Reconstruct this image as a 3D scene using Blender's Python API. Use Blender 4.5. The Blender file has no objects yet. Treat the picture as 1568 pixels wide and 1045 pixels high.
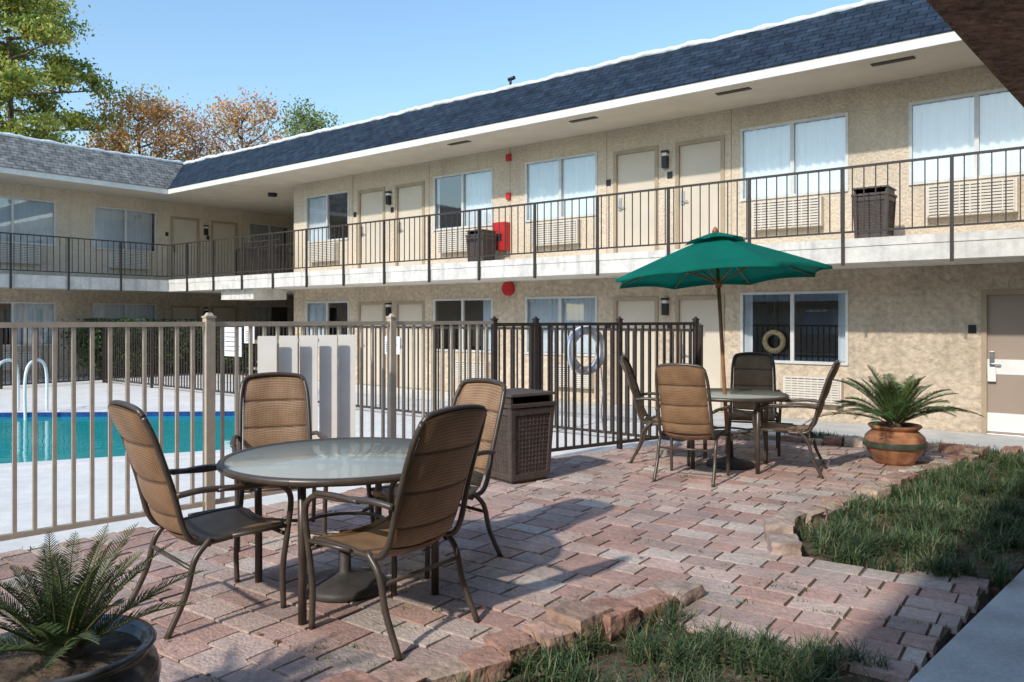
import bpy, math, random
import numpy as np
from mathutils import Vector, Matrix, noise as mnoise
random.seed(7); rng=np.random.default_rng(7)
S=bpy.context.scene
COL=S.collection
TH=math.radians(-38.5)
# ---------------------------------------------------------------- materials
def newmat(name):
    m=bpy.data.materials.new(name); m.use_nodes=True
    nt=m.node_tree; nt.nodes.clear()
    out=nt.nodes.new('ShaderNodeOutputMaterial'); return m,nt,out
def mat(name,c,rough=.6,metal=0,ns=8,na=.15,bump=0,bs=40,attr=False,spec=.4,ns2=None,na2=.15,detail=6,trans=0,alpha=1,bd=.02,streak=0):
    m,nt,out=newmat(name); N=nt.nodes; L=nt.links
    b=N.new('ShaderNodeBsdfPrincipled'); L.new(b.outputs[0],out.inputs[0])
    b.inputs['Roughness'].default_value=rough; b.inputs['Metallic'].default_value=metal
    b.inputs['Specular IOR Level'].default_value=spec; b.inputs['Alpha'].default_value=alpha
    tc=N.new('ShaderNodeTexCoord')
    def nz(scale,det,vec=None):
        n=N.new('ShaderNodeTexNoise'); n.inputs['Scale'].default_value=scale; n.inputs['Detail'].default_value=det
        L.new(vec or tc.outputs['Object'],n.inputs['Vector']); return n
    def rng_(n,a,b_,lo,hi):
        r=N.new('ShaderNodeMapRange'); r.inputs[1].default_value=a; r.inputs[2].default_value=b_; r.inputs[3].default_value=lo; r.inputs[4].default_value=hi; L.new(n.outputs[0],r.inputs[0]); return r
    def mul(a,b_):
        mm=N.new('ShaderNodeMath'); mm.operation='MULTIPLY'; L.new(a,mm.inputs[0]); L.new(b_,mm.inputs[1]); return mm.outputs[0]
    cur=rng_(nz(ns,detail),.3,.7,1-na,1+na).outputs[0]
    if ns2: cur=mul(cur,rng_(nz(ns2,4),.35,.65,1-na2,1+na2).outputs[0])
    if streak:
        mp=N.new('ShaderNodeMapping'); mp.inputs['Scale'].default_value=(5,5,.35); L.new(tc.outputs['Object'],mp.inputs[0])
        cur=mul(cur,rng_(nz(1.6,5,mp.outputs[0]),.50,.75,1,1-streak).outputs[0])
    vm=N.new('ShaderNodeVectorMath'); vm.operation='SCALE'; L.new(cur,vm.inputs['Scale'])
    if attr:
        a=N.new('ShaderNodeAttribute'); a.attribute_name='Col'; L.new(a.outputs['Color'],vm.inputs[0])
    else: vm.inputs[0].default_value=c
    L.new(vm.outputs[0],b.inputs['Base Color'])
    if bump:
        nb=nz(bs,6); bp=N.new('ShaderNodeBump'); bp.inputs['Strength'].default_value=bump; bp.inputs['Distance'].default_value=bd
        L.new(nb.outputs[0],bp.inputs['Height']); L.new(bp.outputs[0],b.inputs['Normal'])
    if trans:
        t=N.new('ShaderNodeBsdfTranslucent'); L.new(vm.outputs[0],t.inputs['Color'])
        mx=N.new('ShaderNodeMixShader'); mx.inputs[0].default_value=trans
        L.new(b.outputs[0],mx.inputs[1]); L.new(t.outputs[0],mx.inputs[2]); L.new(mx.outputs[0],out.inputs[0])
    return m
def shingle(name,c1,c2,axis):
    m,nt,out=newmat(name); N=nt.nodes; L=nt.links
    b=N.new('ShaderNodeBsdfPrincipled'); L.new(b.outputs[0],out.inputs[0]); b.inputs['Roughness'].default_value=.9
    b.inputs['Specular IOR Level'].default_value=.15
    tc=N.new('ShaderNodeTexCoord'); sp=N.new('ShaderNodeSeparateXYZ'); L.new(tc.outputs['Object'],sp.inputs[0])
    cb=N.new('ShaderNodeCombineXYZ'); L.new(sp.outputs[axis],cb.inputs[0])
    mu=N.new('ShaderNodeMath'); mu.operation='MULTIPLY'; mu.inputs[1].default_value=1.5; L.new(sp.outputs[2],mu.inputs[0]); L.new(mu.outputs[0],cb.inputs[1])
    br=N.new('ShaderNodeTexBrick'); br.inputs['Scale'].default_value=1; br.inputs['Brick Width'].default_value=.26; br.inputs['Row Height'].default_value=.13
    br.inputs['Mortar Size'].default_value=.009; br.inputs['Color1'].default_value=(*c1,1); br.inputs['Color2'].default_value=(*c2,1)
    br.inputs['Mortar'].default_value=(c1[0]*.3,c1[1]*.3,c1[2]*.3,1); L.new(cb.outputs[0],br.inputs['Vector'])
    n=N.new('ShaderNodeTexNoise'); n.inputs['Scale'].default_value=5; n.inputs['Detail'].default_value=8; L.new(tc.outputs['Object'],n.inputs['Vector'])
    r=N.new('ShaderNodeMapRange'); r.inputs[1].default_value=.3; r.inputs[2].default_value=.7; r.inputs[3].default_value=.6; r.inputs[4].default_value=1.45; L.new(n.outputs[0],r.inputs[0])
    vm=N.new('ShaderNodeVectorMath'); vm.operation='SCALE'; L.new(br.outputs[0],vm.inputs[0]); L.new(r.outputs[0],vm.inputs['Scale']); L.new(vm.outputs[0],b.inputs['Base Color'])
    bp=N.new('ShaderNodeBump'); bp.inputs['Strength'].default_value=.6; bp.inputs['Distance'].default_value=.02; L.new(vm.outputs[0],bp.inputs['Height']); L.new(bp.outputs[0],b.inputs['Normal'])
    return m
def weave(name,c,c2,scale=130,rough=.5):
    m,nt,out=newmat(name); N=nt.nodes; L=nt.links
    b=N.new('ShaderNodeBsdfPrincipled'); L.new(b.outputs[0],out.inputs[0]); b.inputs['Roughness'].default_value=rough
    b.inputs['Specular IOR Level'].default_value=.5
    tc=N.new('ShaderNodeTexCoord'); mp=N.new('ShaderNodeMapping'); mp.inputs['Rotation'].default_value=(math.radians(35),0,0); L.new(tc.outputs['Object'],mp.inputs[0]); w=[]
    for d in ('X','Z'):
        x=N.new('ShaderNodeTexWave'); x.bands_direction=d; x.inputs['Scale'].default_value=scale/6.28*1.6; x.inputs['Distortion'].default_value=.6; L.new(mp.outputs[0],x.inputs['Vector']); w.append(x)
    mu=N.new('ShaderNodeMath'); mu.operation='MULTIPLY'; L.new(w[0].outputs['Fac'],mu.inputs[0]); L.new(w[1].outputs['Fac'],mu.inputs[1])
    n=N.new('ShaderNodeTexNoise'); n.inputs['Scale'].default_value=9; L.new(tc.outputs['Object'],n.inputs['Vector'])
    ad=N.new('ShaderNodeMath'); ad.operation='ADD'; L.new(mu.outputs[0],ad.inputs[0]); L.new(n.outputs[0],ad.inputs[1])
    r=N.new('ShaderNodeMapRange'); r.inputs[1].default_value=.4; r.inputs[2].default_value=1.3; L.new(ad.outputs[0],r.inputs[0])
    mx=N.new('ShaderNodeMix'); mx.data_type='RGBA'; mx.inputs[6].default_value=(*c2,1); mx.inputs[7].default_value=(*c,1); L.new(r.outputs[0],mx.inputs[0])
    at=N.new('ShaderNodeAttribute'); at.attribute_name='Col'; ml=N.new('ShaderNodeVectorMath'); ml.operation='MULTIPLY'; L.new(mx.outputs[2],ml.inputs[0]); L.new(at.outputs['Color'],ml.inputs[1]); L.new(ml.outputs[0],b.inputs['Base Color'])
    bp=N.new('ShaderNodeBump'); bp.inputs['Strength'].default_value=.4; bp.inputs['Distance'].default_value=.003; L.new(mu.outputs[0],bp.inputs['Height']); L.new(bp.outputs[0],b.inputs['Normal'])
    return m
def glassmat(name,tint=(.85,.9,.9),ior=1.5,boost=.08):
    m,nt,out=newmat(name); N=nt.nodes; L=nt.links
    t=N.new('ShaderNodeBsdfTransparent'); t.inputs[0].default_value=(*tint,1)
    g=N.new('ShaderNodeBsdfGlossy'); g.inputs['Roughness'].default_value=.015
    f=N.new('ShaderNodeFresnel'); f.inputs[0].default_value=ior
    a=N.new('ShaderNodeMath'); a.operation='ADD'; a.inputs[1].default_value=boost; L.new(f.outputs[0],a.inputs[0])
    mx=N.new('ShaderNodeMixShader'); L.new(a.outputs[0],mx.inputs[0]); L.new(t.outputs[0],mx.inputs[1]); L.new(g.outputs[0],mx.inputs[2]); L.new(mx.outputs[0],out.inputs[0])
    return m
M=dict(
 stucco=mat('stucco',(.66,.555,.425),.9,ns=1.2,na=.09,bump=1.0,bs=26,spec=.2,ns2=24,na2=.09,streak=.12,bd=.03),
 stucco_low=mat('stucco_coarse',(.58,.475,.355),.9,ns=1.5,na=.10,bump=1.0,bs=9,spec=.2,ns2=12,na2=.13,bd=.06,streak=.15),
 soffit=mat('soffit_paint',(.66,.58,.47),.9,ns=2,na=.06,bump=.15,bs=40,spec=.2),
 slabw=mat('slab_edge_paint',(.70,.67,.61),.7,ns=3,na=.12,bump=.2,bs=30,spec=.3,ns2=14,na2=.07,streak=.28),
 white=mat('white_paint',(.8,.79,.75),.5,ns=6,na=.06),
 fascia=mat('fascia_paint',(.72,.70,.64),.6,ns=4,na=.08,streak=.1),
 coping=mat('roof_coping',(.68,.71,.73),.7,ns=6,na=.2,bump=.4,bs=10,ns2=1.3,na2=.1),
 rail=mat('railing_paint',(.045,.036,.032),.45,ns=20,na=.2),
 door=mat('door_paint',(.62,.54,.43),.5,ns=2,na=.05),
 door2=mat('door_taupe_paint',(.36,.28,.22),.5,ns=2,na=.06),
 dframe=mat('door_frame_paint',(.40,.31,.21),.5,ns=5,na=.1),
 black=mat('black_metal',(.02,.02,.022),.4,ns=10,na=.2),
 alum=mat('window_frame_metal',(.62,.61,.58),.4,metal=.1,ns=10,na=.08),
 curtain=mat('curtain_cloth',(.82,.88,.92),.8,ns=4,na=.03),
 room=mat('room_dark',(.07,.06,.05),.9),
 glass=glassmat('window_glass',(.97,.99,1),1.5,.20),
 ac=mat('ac_paint',(.66,.60,.51),.5,ns=10,na=.06),
 steel=mat('steel',(.5,.5,.5),.3,metal=.9),
 red=mat('red_paint',(.50,.02,.02),.35,ns=10,na=.1),
 shN=shingle('shingles_slate',(.018,.029,.047),(.027,.042,.066),0),
 shG=shingle('shingles_grey',(.17,.17,.16),(.24,.235,.225),1),
 conc=mat('concrete',(.50,.49,.47),.85,ns=2,na=.10,bump=.25,bs=60,ns2=30,na2=.06),
 walk=mat('sidewalk_concrete',(.54,.54,.52),.85,ns=3,na=.16,bump=.3,bs=70,ns2=40,na2=.08),
 deck=mat('pool_deck',(.78,.755,.70),.8,ns=1.5,na=.08,bump=.15,bs=60,ns2=8,na2=.05),
 earth=mat('earth',(.16,.13,.09),.95,ns=.6,na=.3,bump=.3,bs=10),
 soil=mat('soil',(.12,.085,.055),.95,ns=12,na=.45,bump=1,bs=30),
 sand=mat('paver_bedding',(.15,.12,.085),.95,ns=10,na=.4,bump=.6,bs=60),
 brick=mat('pavers',(1,1,1),.85,ns=26,na=.17,bump=.55,bs=55,attr=True,ns2=1.8,na2=.17,spec=.22),
 stone=mat('border_stone',(1,1,1),.9,ns=9,na=.30,bump=.9,bs=22,attr=True,ns2=30,na2=.12),
 fence=mat('fence_tan_paint',(.54,.455,.34),.45,ns=12,na=.10),
 fenced=mat('fence_bronze_paint',(.05,.038,.032),.4,ns=12,na=.2),
 slat=mat('gate_panel_paint',(.86,.83,.76),.5,ns=5,na=.04),
 frame=mat('chair_frame_metal',(.075,.055,.04),.36,ns=14,na=.2,spec=.6),
 sling=weave('sling_fabric',(.42,.255,.13),(.20,.11,.055)),
 leaf=mat('foliage',(1,1,1),.6,ns=3,na=.15,attr=True,trans=.35,spec=.2),
 grass=mat('grass_blades',(1,1,1),.5,ns=2,na=.3,attr=True,trans=.25,spec=.3),
 frond=mat('palm_frond',(1,1,1),.4,ns=6,na=.2,attr=True,trans=.12,spec=.4),
 bark=mat('bark',(.17,.13,.10),.95,ns=4,na=.3,bump=.6,bs=12),
 terra=mat('glazed_terracotta',(.36,.165,.085),.35,ns=6,na=.45,bump=.1,bs=20,ns2=3,na2=.3),
 glaze=mat('glaze_blue_brown',(.075,.08,.085),.2,ns=5,na=.5,spec=.6,ns2=12,na2=.4),
 band=mat('pot_band',(.06,.075,.05),.35,ns=8,na=.4),
 umb=mat('umbrella_canvas',(.002,.17,.12),.8,ns=3,na=.12,trans=.3,bump=.2,bs=7,spec=.2,bd=.04),
 wood=mat('pole_wood',(.33,.15,.07),.45,ns=14,na=.25),
 bin=mat('bin_plastic',(.085,.064,.055),.5,ns=20,na=.2,bump=.2,bs=40),
 brown=mat('annex_stucco',(.30,.17,.11),.9,ns=5,na=.35,bump=1.0,bs=12,bd=.15,ns2=22,na2=.25),
 ring=mat('ring_plastic',(.88,.88,.88),.4,ns=8,na=.04),
 ring_reflection=mat('ring_reflection_brown',(.12,.10,.06),.9,ns=40,na=.5,bump=1,bs=60),  # colour of the modelled reflection on the window pane
 signm=mat('sign_white',(.78,.79,.78),.4,ns=14,na=.08),
 tile=mat('pool_tile',(.02,.07,.24),.25,ns=20,na=.3),
 plaster=mat('pool_plaster',(.12,.5,.52),.6,ns=2,na=.1),
 base=mat('cast_base',(.055,.048,.042),.55,ns=12,na=.25,bump=.2,bs=30),
)
def tabletop():
    m,nt,out=newmat('table_glass'); N=nt.nodes; L=nt.links
    b=N.new('ShaderNodeBsdfPrincipled'); b.inputs['Base Color'].default_value=(.55,.57,.50,1); b.inputs['Roughness'].default_value=.08
    b.inputs['Specular IOR Level'].default_value=1.0
    tc=N.new('ShaderNodeTexCoord'); n=N.new('ShaderNodeTexNoise'); n.inputs['Scale'].default_value=90; L.new(tc.outputs['Object'],n.inputs['Vector'])
    bp=N.new('ShaderNodeBump'); bp.inputs['Strength'].default_value=.10; bp.inputs['Distance'].default_value=.002; L.new(n.outputs[0],bp.inputs['Height']); L.new(bp.outputs[0],b.inputs['Normal'])
    t=N.new('ShaderNodeBsdfTransparent'); t.inputs[0].default_value=(.8,.85,.8,1)
    mx=N.new('ShaderNodeMixShader'); mx.inputs[0].default_value=.66; L.new(t.outputs[0],mx.inputs[1]); L.new(b.outputs[0],mx.inputs[2]); L.new(mx.outputs[0],out.inputs[0])
    return m
M['table_glass']=tabletop()
def watermat():
    m,nt,out=newmat('pool_water'); N=nt.nodes; L=nt.links
    b=N.new('ShaderNodeBsdfPrincipled'); b.inputs['Base Color'].default_value=(.015,.40,.40,1); b.inputs['Roughness'].default_value=.04
    tc=N.new('ShaderNodeTexCoord'); n=N.new('ShaderNodeTexNoise'); n.inputs['Scale'].default_value=1.6; n.inputs['Detail'].default_value=2; n.inputs['Distortion'].default_value=.6; L.new(tc.outputs['Object'],n.inputs['Vector'])
    bp=N.new('ShaderNodeBump'); bp.inputs['Strength'].default_value=.12; bp.inputs['Distance'].default_value=.05; L.new(n.outputs[0],bp.inputs['Height']); L.new(bp.outputs[0],b.inputs['Normal'])
    L.new(b.outputs[0],out.inputs[0]); return m
M['water']=watermat()
# ---------------------------------------------------------------- mesh builder
class MB:
    def __init__(s): s.v=[];s.f=[];s.m=[];s.c=[];s.s=[];s.mats=[]
    def mi(s,k):
        if k not in s.mats: s.mats.append(k)
        return s.mats.index(k)
    def add(s,vs,fs,k,c=(1,1,1),smooth=False):
        o=len(s.v); s.v.extend([tuple(p) for p in vs]); s.c.extend(c if isinstance(c,list) else [c]*len(vs)); i=s.mi(k)
        for f in fs: s.f.append(tuple(o+j for j in f)); s.m.append(i); s.s.append(smooth)
    def arr(s,V,nper,faces,k,C):
        o=len(s.v); n=len(V)//nper; s.v.extend(map(tuple,V.tolist())); s.c.extend(map(tuple,np.repeat(C,nper,0).tolist())); i=s.mi(k)
        for q in range(n):
            b=o+q*nper
            for f in faces: s.f.append(tuple(b+j for j in f))
        s.m.extend([i]*(n*len(faces))); s.s.extend([False]*(n*len(faces)))
    def box(s,x0,x1,y0,y1,z0,z1,k,c=(1,1,1)):
        vs=[(x,y,z) for z in (z0,z1) for x,y in ((x0,y0),(x1,y0),(x1,y1),(x0,y1))]
        s.add(vs,[(3,2,1,0),(4,5,6,7),(0,1,5,4),(1,2,6,5),(2,3,7,6),(3,0,4,7)],k,c)
    def obox(s,cx,cy,ang,lx,ly,z0,z1,k,c=(1,1,1),taper=0):
        ca,sa=math.cos(ang),math.sin(ang); vs=[]
        for z,t in ((z0,0),(z1,taper)):
            for x,y in ((-lx/2+t,-ly/2+t),(lx/2-t,-ly/2+t),(lx/2-t,ly/2-t),(-lx/2+t,ly/2-t)):
                vs.append((cx+x*ca-y*sa,cy+x*sa+y*ca,z))
        s.add(vs,[(3,2,1,0),(4,5,6,7),(0,1,5,4),(1,2,6,5),(2,3,7,6),(3,0,4,7)],k,c)
    def tube(s,pts,r,k,n=8,c=(1,1,1),flat=1.0,cap=True):
        P=[Vector(p) for p in pts]; R=r if isinstance(r,(list,tuple)) else [r]*len(P)
        T=[]
        for i in range(len(P)):
            a=P[max(i-1,0)]; b=P[min(i+1,len(P)-1)]; t=(b-a); T.append(t.normalized() if t.length>1e-9 else Vector((0,0,1)))
        ref=Vector((1,0,0)) if abs(T[0].x)<.8 else Vector((0,1,0))
        nn=(ref-T[0]*ref.dot(T[0])).normalized(); vs=[]
        for i,p in enumerate(P):
            nn=(nn-T[i]*nn.dot(T[i])).normalized(); bb=T[i].cross(nn)
            for j in range(n):
                a=2*math.pi*j/n; vs.append(p+nn*(math.cos(a)*R[i])+bb*(math.sin(a)*R[i]*flat))
        fs=[(i*n+j,i*n+(j+1)%n,(i+1)*n+(j+1)%n,(i+1)*n+j) for i in range(len(P)-1) for j in range(n)]
        if cap: fs+= [tuple(range(n-1,-1,-1)),tuple((len(P)-1)*n+j for j in range(n))]
        s.add(vs,fs,k,c,True)
    def lathe(s,prof,cx,cy,k,n=40,z=0):
        vs=[];fs=[]
        for r,h in prof:
            for j in range(n):
                a=2*math.pi*j/n; vs.append((cx+r*math.cos(a),cy+r*math.sin(a),z+h))
        for i in range(len(prof)-1):
            for j in range(n): fs.append((i*n+j,i*n+(j+1)%n,(i+1)*n+(j+1)%n,(i+1)*n+j))
        s.add(vs,fs,k,(1,1,1),True)
    def prism(s,poly,z0,z1,k,bottom=False):
        n=len(poly); vs=[(x,y,z0) for x,y in poly]+[(x,y,z1) for x,y in poly]
        fs=[tuple(range(n,2*n))]+[(i,(i+1)%n,n+(i+1)%n,n+i) for i in range(n)]
        if bottom: fs.append(tuple(range(n-1,-1,-1)))
        s.add(vs,fs,k)
    def obj(s,name,parent=None,loc=None,rot=0,bevel=0,mesh_only=False):
        me=bpy.data.meshes.new(name); me.from_pydata(s.v,[],s.f)
        for k in s.mats: me.materials.append(M[k])
        me.polygons.foreach_set('material_index',s.m); me.polygons.foreach_set('use_smooth',s.s)
        ca=me.color_attributes.new('Col','FLOAT_COLOR','POINT'); a=np.ones((len(s.v),4),dtype=np.float32); a[:,:3]=np.array(s.c,dtype=np.float32).reshape(-1,3)
        ca.data.foreach_set('color',a.ravel()); me.update()
        if mesh_only: return me
        return inst(name,me,parent,loc,rot,bevel)
def inst(name,me,parent=None,loc=None,rot=0,bevel=0):
    o=bpy.data.objects.new(name,me); COL.objects.link(o)
    if parent: o.parent=parent
    if loc: o.location=loc
    o.rotation_euler[2]=rot
    if bevel:
        b=o.modifiers.new('bevel','BEVEL'); b.width=bevel; b.segments=2; b.limit_method='ANGLE'; b.angle_limit=math.radians(50)
    return o
def empty(name,loc=(0,0,0),rot=0):
    e=bpy.data.objects.new(name,None); COL.objects.link(e); e.location=loc; e.rotation_euler[2]=rot; e.empty_display_size=.2; return e
def cr(pts,n=6):
    P=[Vector(p) for p in pts]; P=[2*P[0]-P[1]]+P+[2*P[-1]-P[-2]]; out=[]
    for i in range(1,len(P)-2):
        for j in range(n):
            t=j/n; a,b,c,d=P[i-1],P[i],P[i+1],P[i+2]
            out.append(.5*((2*b)+(c-a)*t+(2*a-5*b+4*c-d)*t*t+(3*b-a-3*c+d)*t**3))
    out.append(P[-2]); return out
def inside(x,y,poly):
    r=False; n=len(poly); j=n-1
    for i in range(n):
        xi,yi=poly[i]; xj,yj=poly[j]
        if (yi>y)!=(yj>y) and x<(xj-xi)*(y-yi)/(yj-yi)+xi: r=not r
        j=i
    return r
E1=(math.cos(TH),math.sin(TH)); E2=(-math.sin(TH),math.cos(TH))
def W(u,v): return (u*E1[0]+v*E2[0],u*E1[1]+v*E2[1])
# ---------------------------------------------------------------- ground, pool
GZ=-.13
pool=[(-3.35,9.7),(-4.75,13.6),(-13.5,13.2),(-10.5,6.6)]
def ring(mb,outer,inner,z,k):
    vs=[(x,y,z) for x,y in outer]+[(x,y,z) for x,y in inner]
    mb.add(vs,[(i,(i+1)%4,4+(i+1)%4,4+i) for i in range(4)],k)
g=MB(); ring(g,[(600,-300),(600,900),(-700,900),(-700,-300)],pool,GZ-.03,'earth'); g.obj('ground')
c=[sum(p[0] for p in pool)/4,sum(p[1] for p in pool)/4]
def off(d): 
    o=[]
    for x,y in pool:
        l=math.hypot(x-c[0],y-c[1]); o.append((x+(x-c[0])/l*d,y+(y-c[1])/l*d))
    return o
d=MB(); oc=[W(4,-8),W(4,12.74),W(-23.08,12.74),W(-23.08,-8)]
ring(d,oc,off(.45),GZ,'deck')
d.obj('pool_deck_pavement')
pe=empty('swimming_pool')
p=MB(); o2=off(.45); vs=[(x,y,GZ+.02) for x,y in o2]+[(x,y,GZ+.02) for x,y in pool]+[(x,y,GZ-.12) for x,y in pool]+[(x,y,GZ-.001) for x,y in o2]
p.add(vs,[(i,(i+1)%4,4+(i+1)%4,4+i) for i in range(4)]+[(12+i,12+(i+1)%4,(i+1)%4,i) for i in range(4)],'white')
p.add(vs,[(4+i,4+(i+1)%4,8+(i+1)%4,8+i) for i in range(4)],'tile'); p.obj('coping',pe)
p=MB(); vs=[(x,y,GZ-.12) for x,y in pool]+[(x,y,-1.5) for x,y in pool]
p.add(vs,[(i,(i+1)%4,4+(i+1)%4,4+i) for i in range(4)]+[(4,5,6,7)],'plaster'); p.obj('basin',pe)
p=MB(); p.add([(x,y,GZ-.06) for x,y in pool],[(0,1,2,3)],'water'); p.obj('water',pe)
p=MB()
for s_ in (0,.5):
    p.tube(cr([(-8.6+s_,13.65,GZ),(-8.6+s_,13.62,GZ+.75),(-8.6+s_,13.35,GZ+.92),(-8.6+s_,13.05,GZ+.7),(-8.6+s_,13.05,GZ-.3)],5),.025,'ring',8)
p.obj('ladder',pe)
# ---------------------------------------------------------------- patio
patio=[(-5.4,2.9),(-3.29,5.0),(-.2,8.05),(2.35,9.75),(3.2,9.62),(5.0,8.5),(1.85,5.5),(1.68,4.93),(2.72,4.46),(1.7,3.34),(.8,3.97),(.75,4.12),(-1.2,2.45),(-2.5,1.0),(-4.2,1.0)]
pm=MB(); pm.prism(patio,GZ-.01,-.011,'sand')
pal=[(.48,.325,.27),(.51,.365,.31),(.53,.40,.34),(.45,.285,.235),(.51,.38,.32),(.55,.455,.39),(.46,.335,.29),(.48,.31,.255),(.43,.315,.275),(.46,.365,.315)]
BL,BW=.29,.185; ang=math.radians(-35.5); ca,sa=math.cos(ang),math.sin(ang)
joints=[]
for r in range(-45,80):
    offx=(r%2)*BL*.5+random.uniform(-.04,.04)
    y=r*BW
    x=-12+offx
    while x<12:
        L_=BL if random.random()<.72 else BW
        x0_,x1_=x,x+L_; x+=L_
        ok=[]
        for k in range(6):
            xs_=x0_+(k+.5)*L_/6; a_=0
            for dy_ in (-.3,.3): a_+=inside(xs_*ca-(y+dy_*BW)*sa,xs_*sa+(y+dy_*BW)*ca,patio)
            ok.append(a_>=1)
        if not any(ok): continue
        k0=ok.index(True); k1=6-ok[::-1].index(True)
        if k1-k0<2: continue
        xa,xb=x0_+k0*L_/6,x0_+k1*L_/6; cx=(xa+xb)/2; LL=xb-xa
        wx,wy=cx*ca-y*sa,cx*sa+y*ca
        gx=random.uniform(.005,.011); a2=ang+random.uniform(-.014,.014)
        tone=1+.14*mnoise.noise(Vector((wx*.6,wy*.6,2)))
        col=np.array(random.choice(pal))*random.uniform(.92,1.08)*tone
        zz=random.uniform(-.002,.002)
        n0=len(pm.v)
        pm.obox(wx+random.uniform(-.002,.002),wy+random.uniform(-.002,.002),a2,LL-gx,BW-gx,-.035,zz,'brick',tuple(col),taper=.004)
        tx,ty=random.uniform(-.0015,.0015),random.uniform(-.0015,.0015)
        for q in range(4):
            v=pm.v[n0+4+q]; pm.v[n0+4+q]=(v[0],v[1],v[2]+(tx if q in(0,3) else -tx)+(ty if q<2 else -ty))
        joints.append((wx+ca*LL/2,wy+sa*LL/2)); joints.append((wx-sa*BW/2+ca*random.uniform(-.1,.1),wy+ca*BW/2+sa*random.uniform(-.1,.1)))
pm.obj('brick_patio')
sw=MB()
e0=(-1.27,.27); e1=(6.5,8.2)
sw.prism([e0,(1.0,-2.0),(8.5,6.2),e1],GZ-.01,.0,'walk'); sw.obj('sidewalk_path')
wk=MB(); q=[W(-9,10.7),W(3.5,10.7),W(3.5,12.73),W(-9,12.73)]; wk.prism(q,GZ-.01,GZ+.012,'walk'); wk.obj('walkway_path')
bedA=[(1.72,4.93),(1.9,5.45),(5.05,8.45),(6.35,8.12),(2.76,4.44)]
bedB=[(.78,4.02),(1.66,3.32),(.3,1.85),(-1.1,.5),(-2.3,1.1),(-1.15,2.42)]
bedC=[W(-3.6,9.85),W(-.2,9.85),W(-.2,10.69),W(-3.6,10.69)]
sb=MB()
for b in (bedA,bedB): sb.prism(b,GZ-.01,-.03,'soil')
sb.prism(bedC,GZ-.01,GZ+.04,'soil'); sb.obj('soil_bed_ground')
def bbox(poly): xs=[p[0] for p in poly]; ys=[p[1] for p in poly]; return min(xs),max(xs),min(ys),max(ys)
def sample(poly,n,dens=None):
    x0,x1,y0,y1=bbox(poly); out=[]
    while len(out)<n:
        x=random.uniform(x0,x1); y=random.uniform(y0,y1)
        if inside(x,y,poly) and (dens is None or random.random()<dens(x,y)): out.append((x,y))
    return out
def blades(mb,pts,z,lmin,lmax,w,cols,k='grass',lean=(.3,1.15)):
    n=len(pts); P=np.array(pts); a=rng.uniform(0,2*np.pi,n); L=rng.uniform(lmin,lmax,n); le=rng.uniform(*lean,n)
    dx,dy=np.cos(a),np.sin(a); V=np.zeros((n,7,3)); ts=[0,.4,.75,1]
    idx=0
    for i,t in enumerate(ts):
        h=L*le*(t**2)*.9; zz=L*t*(1-.55*le*t); cx=P[:,0]+dx*h; cy=P[:,1]+dy*h; ww=w*(1-t**2*.8)
        if i<3:
            V[:,idx]=np.stack([cx-dy*ww,cy+dx*ww,z+zz],1); V[:,idx+1]=np.stack([cx+dy*ww,cy-dx*ww,z+zz],1); idx+=2
        else: V[:,idx]=np.stack([cx,cy,z+zz],1)
    tone=np.array([1+.5*mnoise.noise(Vector((p[0]*1.7,p[1]*1.7,7))) for p in pts])[:,None]
    C=np.array(cols)[rng.integers(0,len(cols),n)]*rng.uniform(.7,1.3,(n,1))*tone
    mb.arr(V.reshape(-1,3),7,[(0,1,3,2),(2,3,5,4),(4,5,6)],k,C)
gc=[(.065,.12,.045),(.08,.135,.055),(.10,.155,.065),(.05,.095,.04),(.17,.20,.09),(.25,.225,.12),(.12,.17,.08),(.055,.10,.05)]
def dn(x,y):
    v=mnoise.noise(Vector((x*3.0,y*3.0,3)))*.5+.5; return max(.015,min(1,(v-.42)*5))
def clump(poly,ntuft,per,dens=dn):
    out=[]
    for x,y in sample(poly,ntuft,dens):
        for _ in range(per): out.append((x+random.gauss(0,.018),y+random.gauss(0,.018)))
    return out
gr=MB()
blades(gr,clump(bedA,900,20),-.03,.08,.23,.0038,gc)
blades(gr,clump(bedB,1150,20),-.03,.06,.20,.0030,gc)
blades(gr,clump(bedC,420,14),GZ+.04,.08,.18,.005,gc)
gr.obj('ornamental_grass')
# low broad-leaved ground cover mixed into the beds
gcv=MB(); PP=[]
for bed,nn_ in ((bedA,150),(bedB,120)):
    for x,y in sample(bed,nn_,lambda a,b:1-dn(a,b)*.8):
        for _ in range(16): PP.append((x+random.gauss(0,.035),y+random.gauss(0,.035),-.02+abs(random.gauss(0,.022))))
PP=np.array(PP); n=len(PP); A=rng.uniform(0,6.28,n); R=rng.uniform(.008,.018,n); V=np.zeros((n,4,3))
for i,(aa,ss) in enumerate(((0,1),(1.57,.6),(3.14,1),(4.71,.6))):
    V[:,i]=np.stack([PP[:,0]+np.cos(A+aa)*R*ss,PP[:,1]+np.sin(A+aa)*R*ss,PP[:,2]+rng.uniform(-.006,.008,n)],1)
gcv.arr(V.reshape(-1,3),4,[(0,1,2,3)],'leaf',np.array([(.06,.12,.035),(.09,.15,.05),(.12,.18,.06)])[rng.integers(0,3,n)]); gcv.obj('ground_cover_plants')
wd=MB(); js=random.sample(joints,520); pts=[]
for x,y in js:
    if mnoise.noise(Vector((x*1.1,y*1.1,9)))<-.02: continue
    for _ in range(random.randint(8,30)):
        t=random.gauss(0,.06); pts.append((x-sa*t*.3+ca*t,y+ca*t*.3+sa*t))
blades(wd,pts,-.013,.018,.05,.0026,[(.12,.20,.055),(.16,.23,.065)])
wd.obj('weed_tufts')
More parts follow.
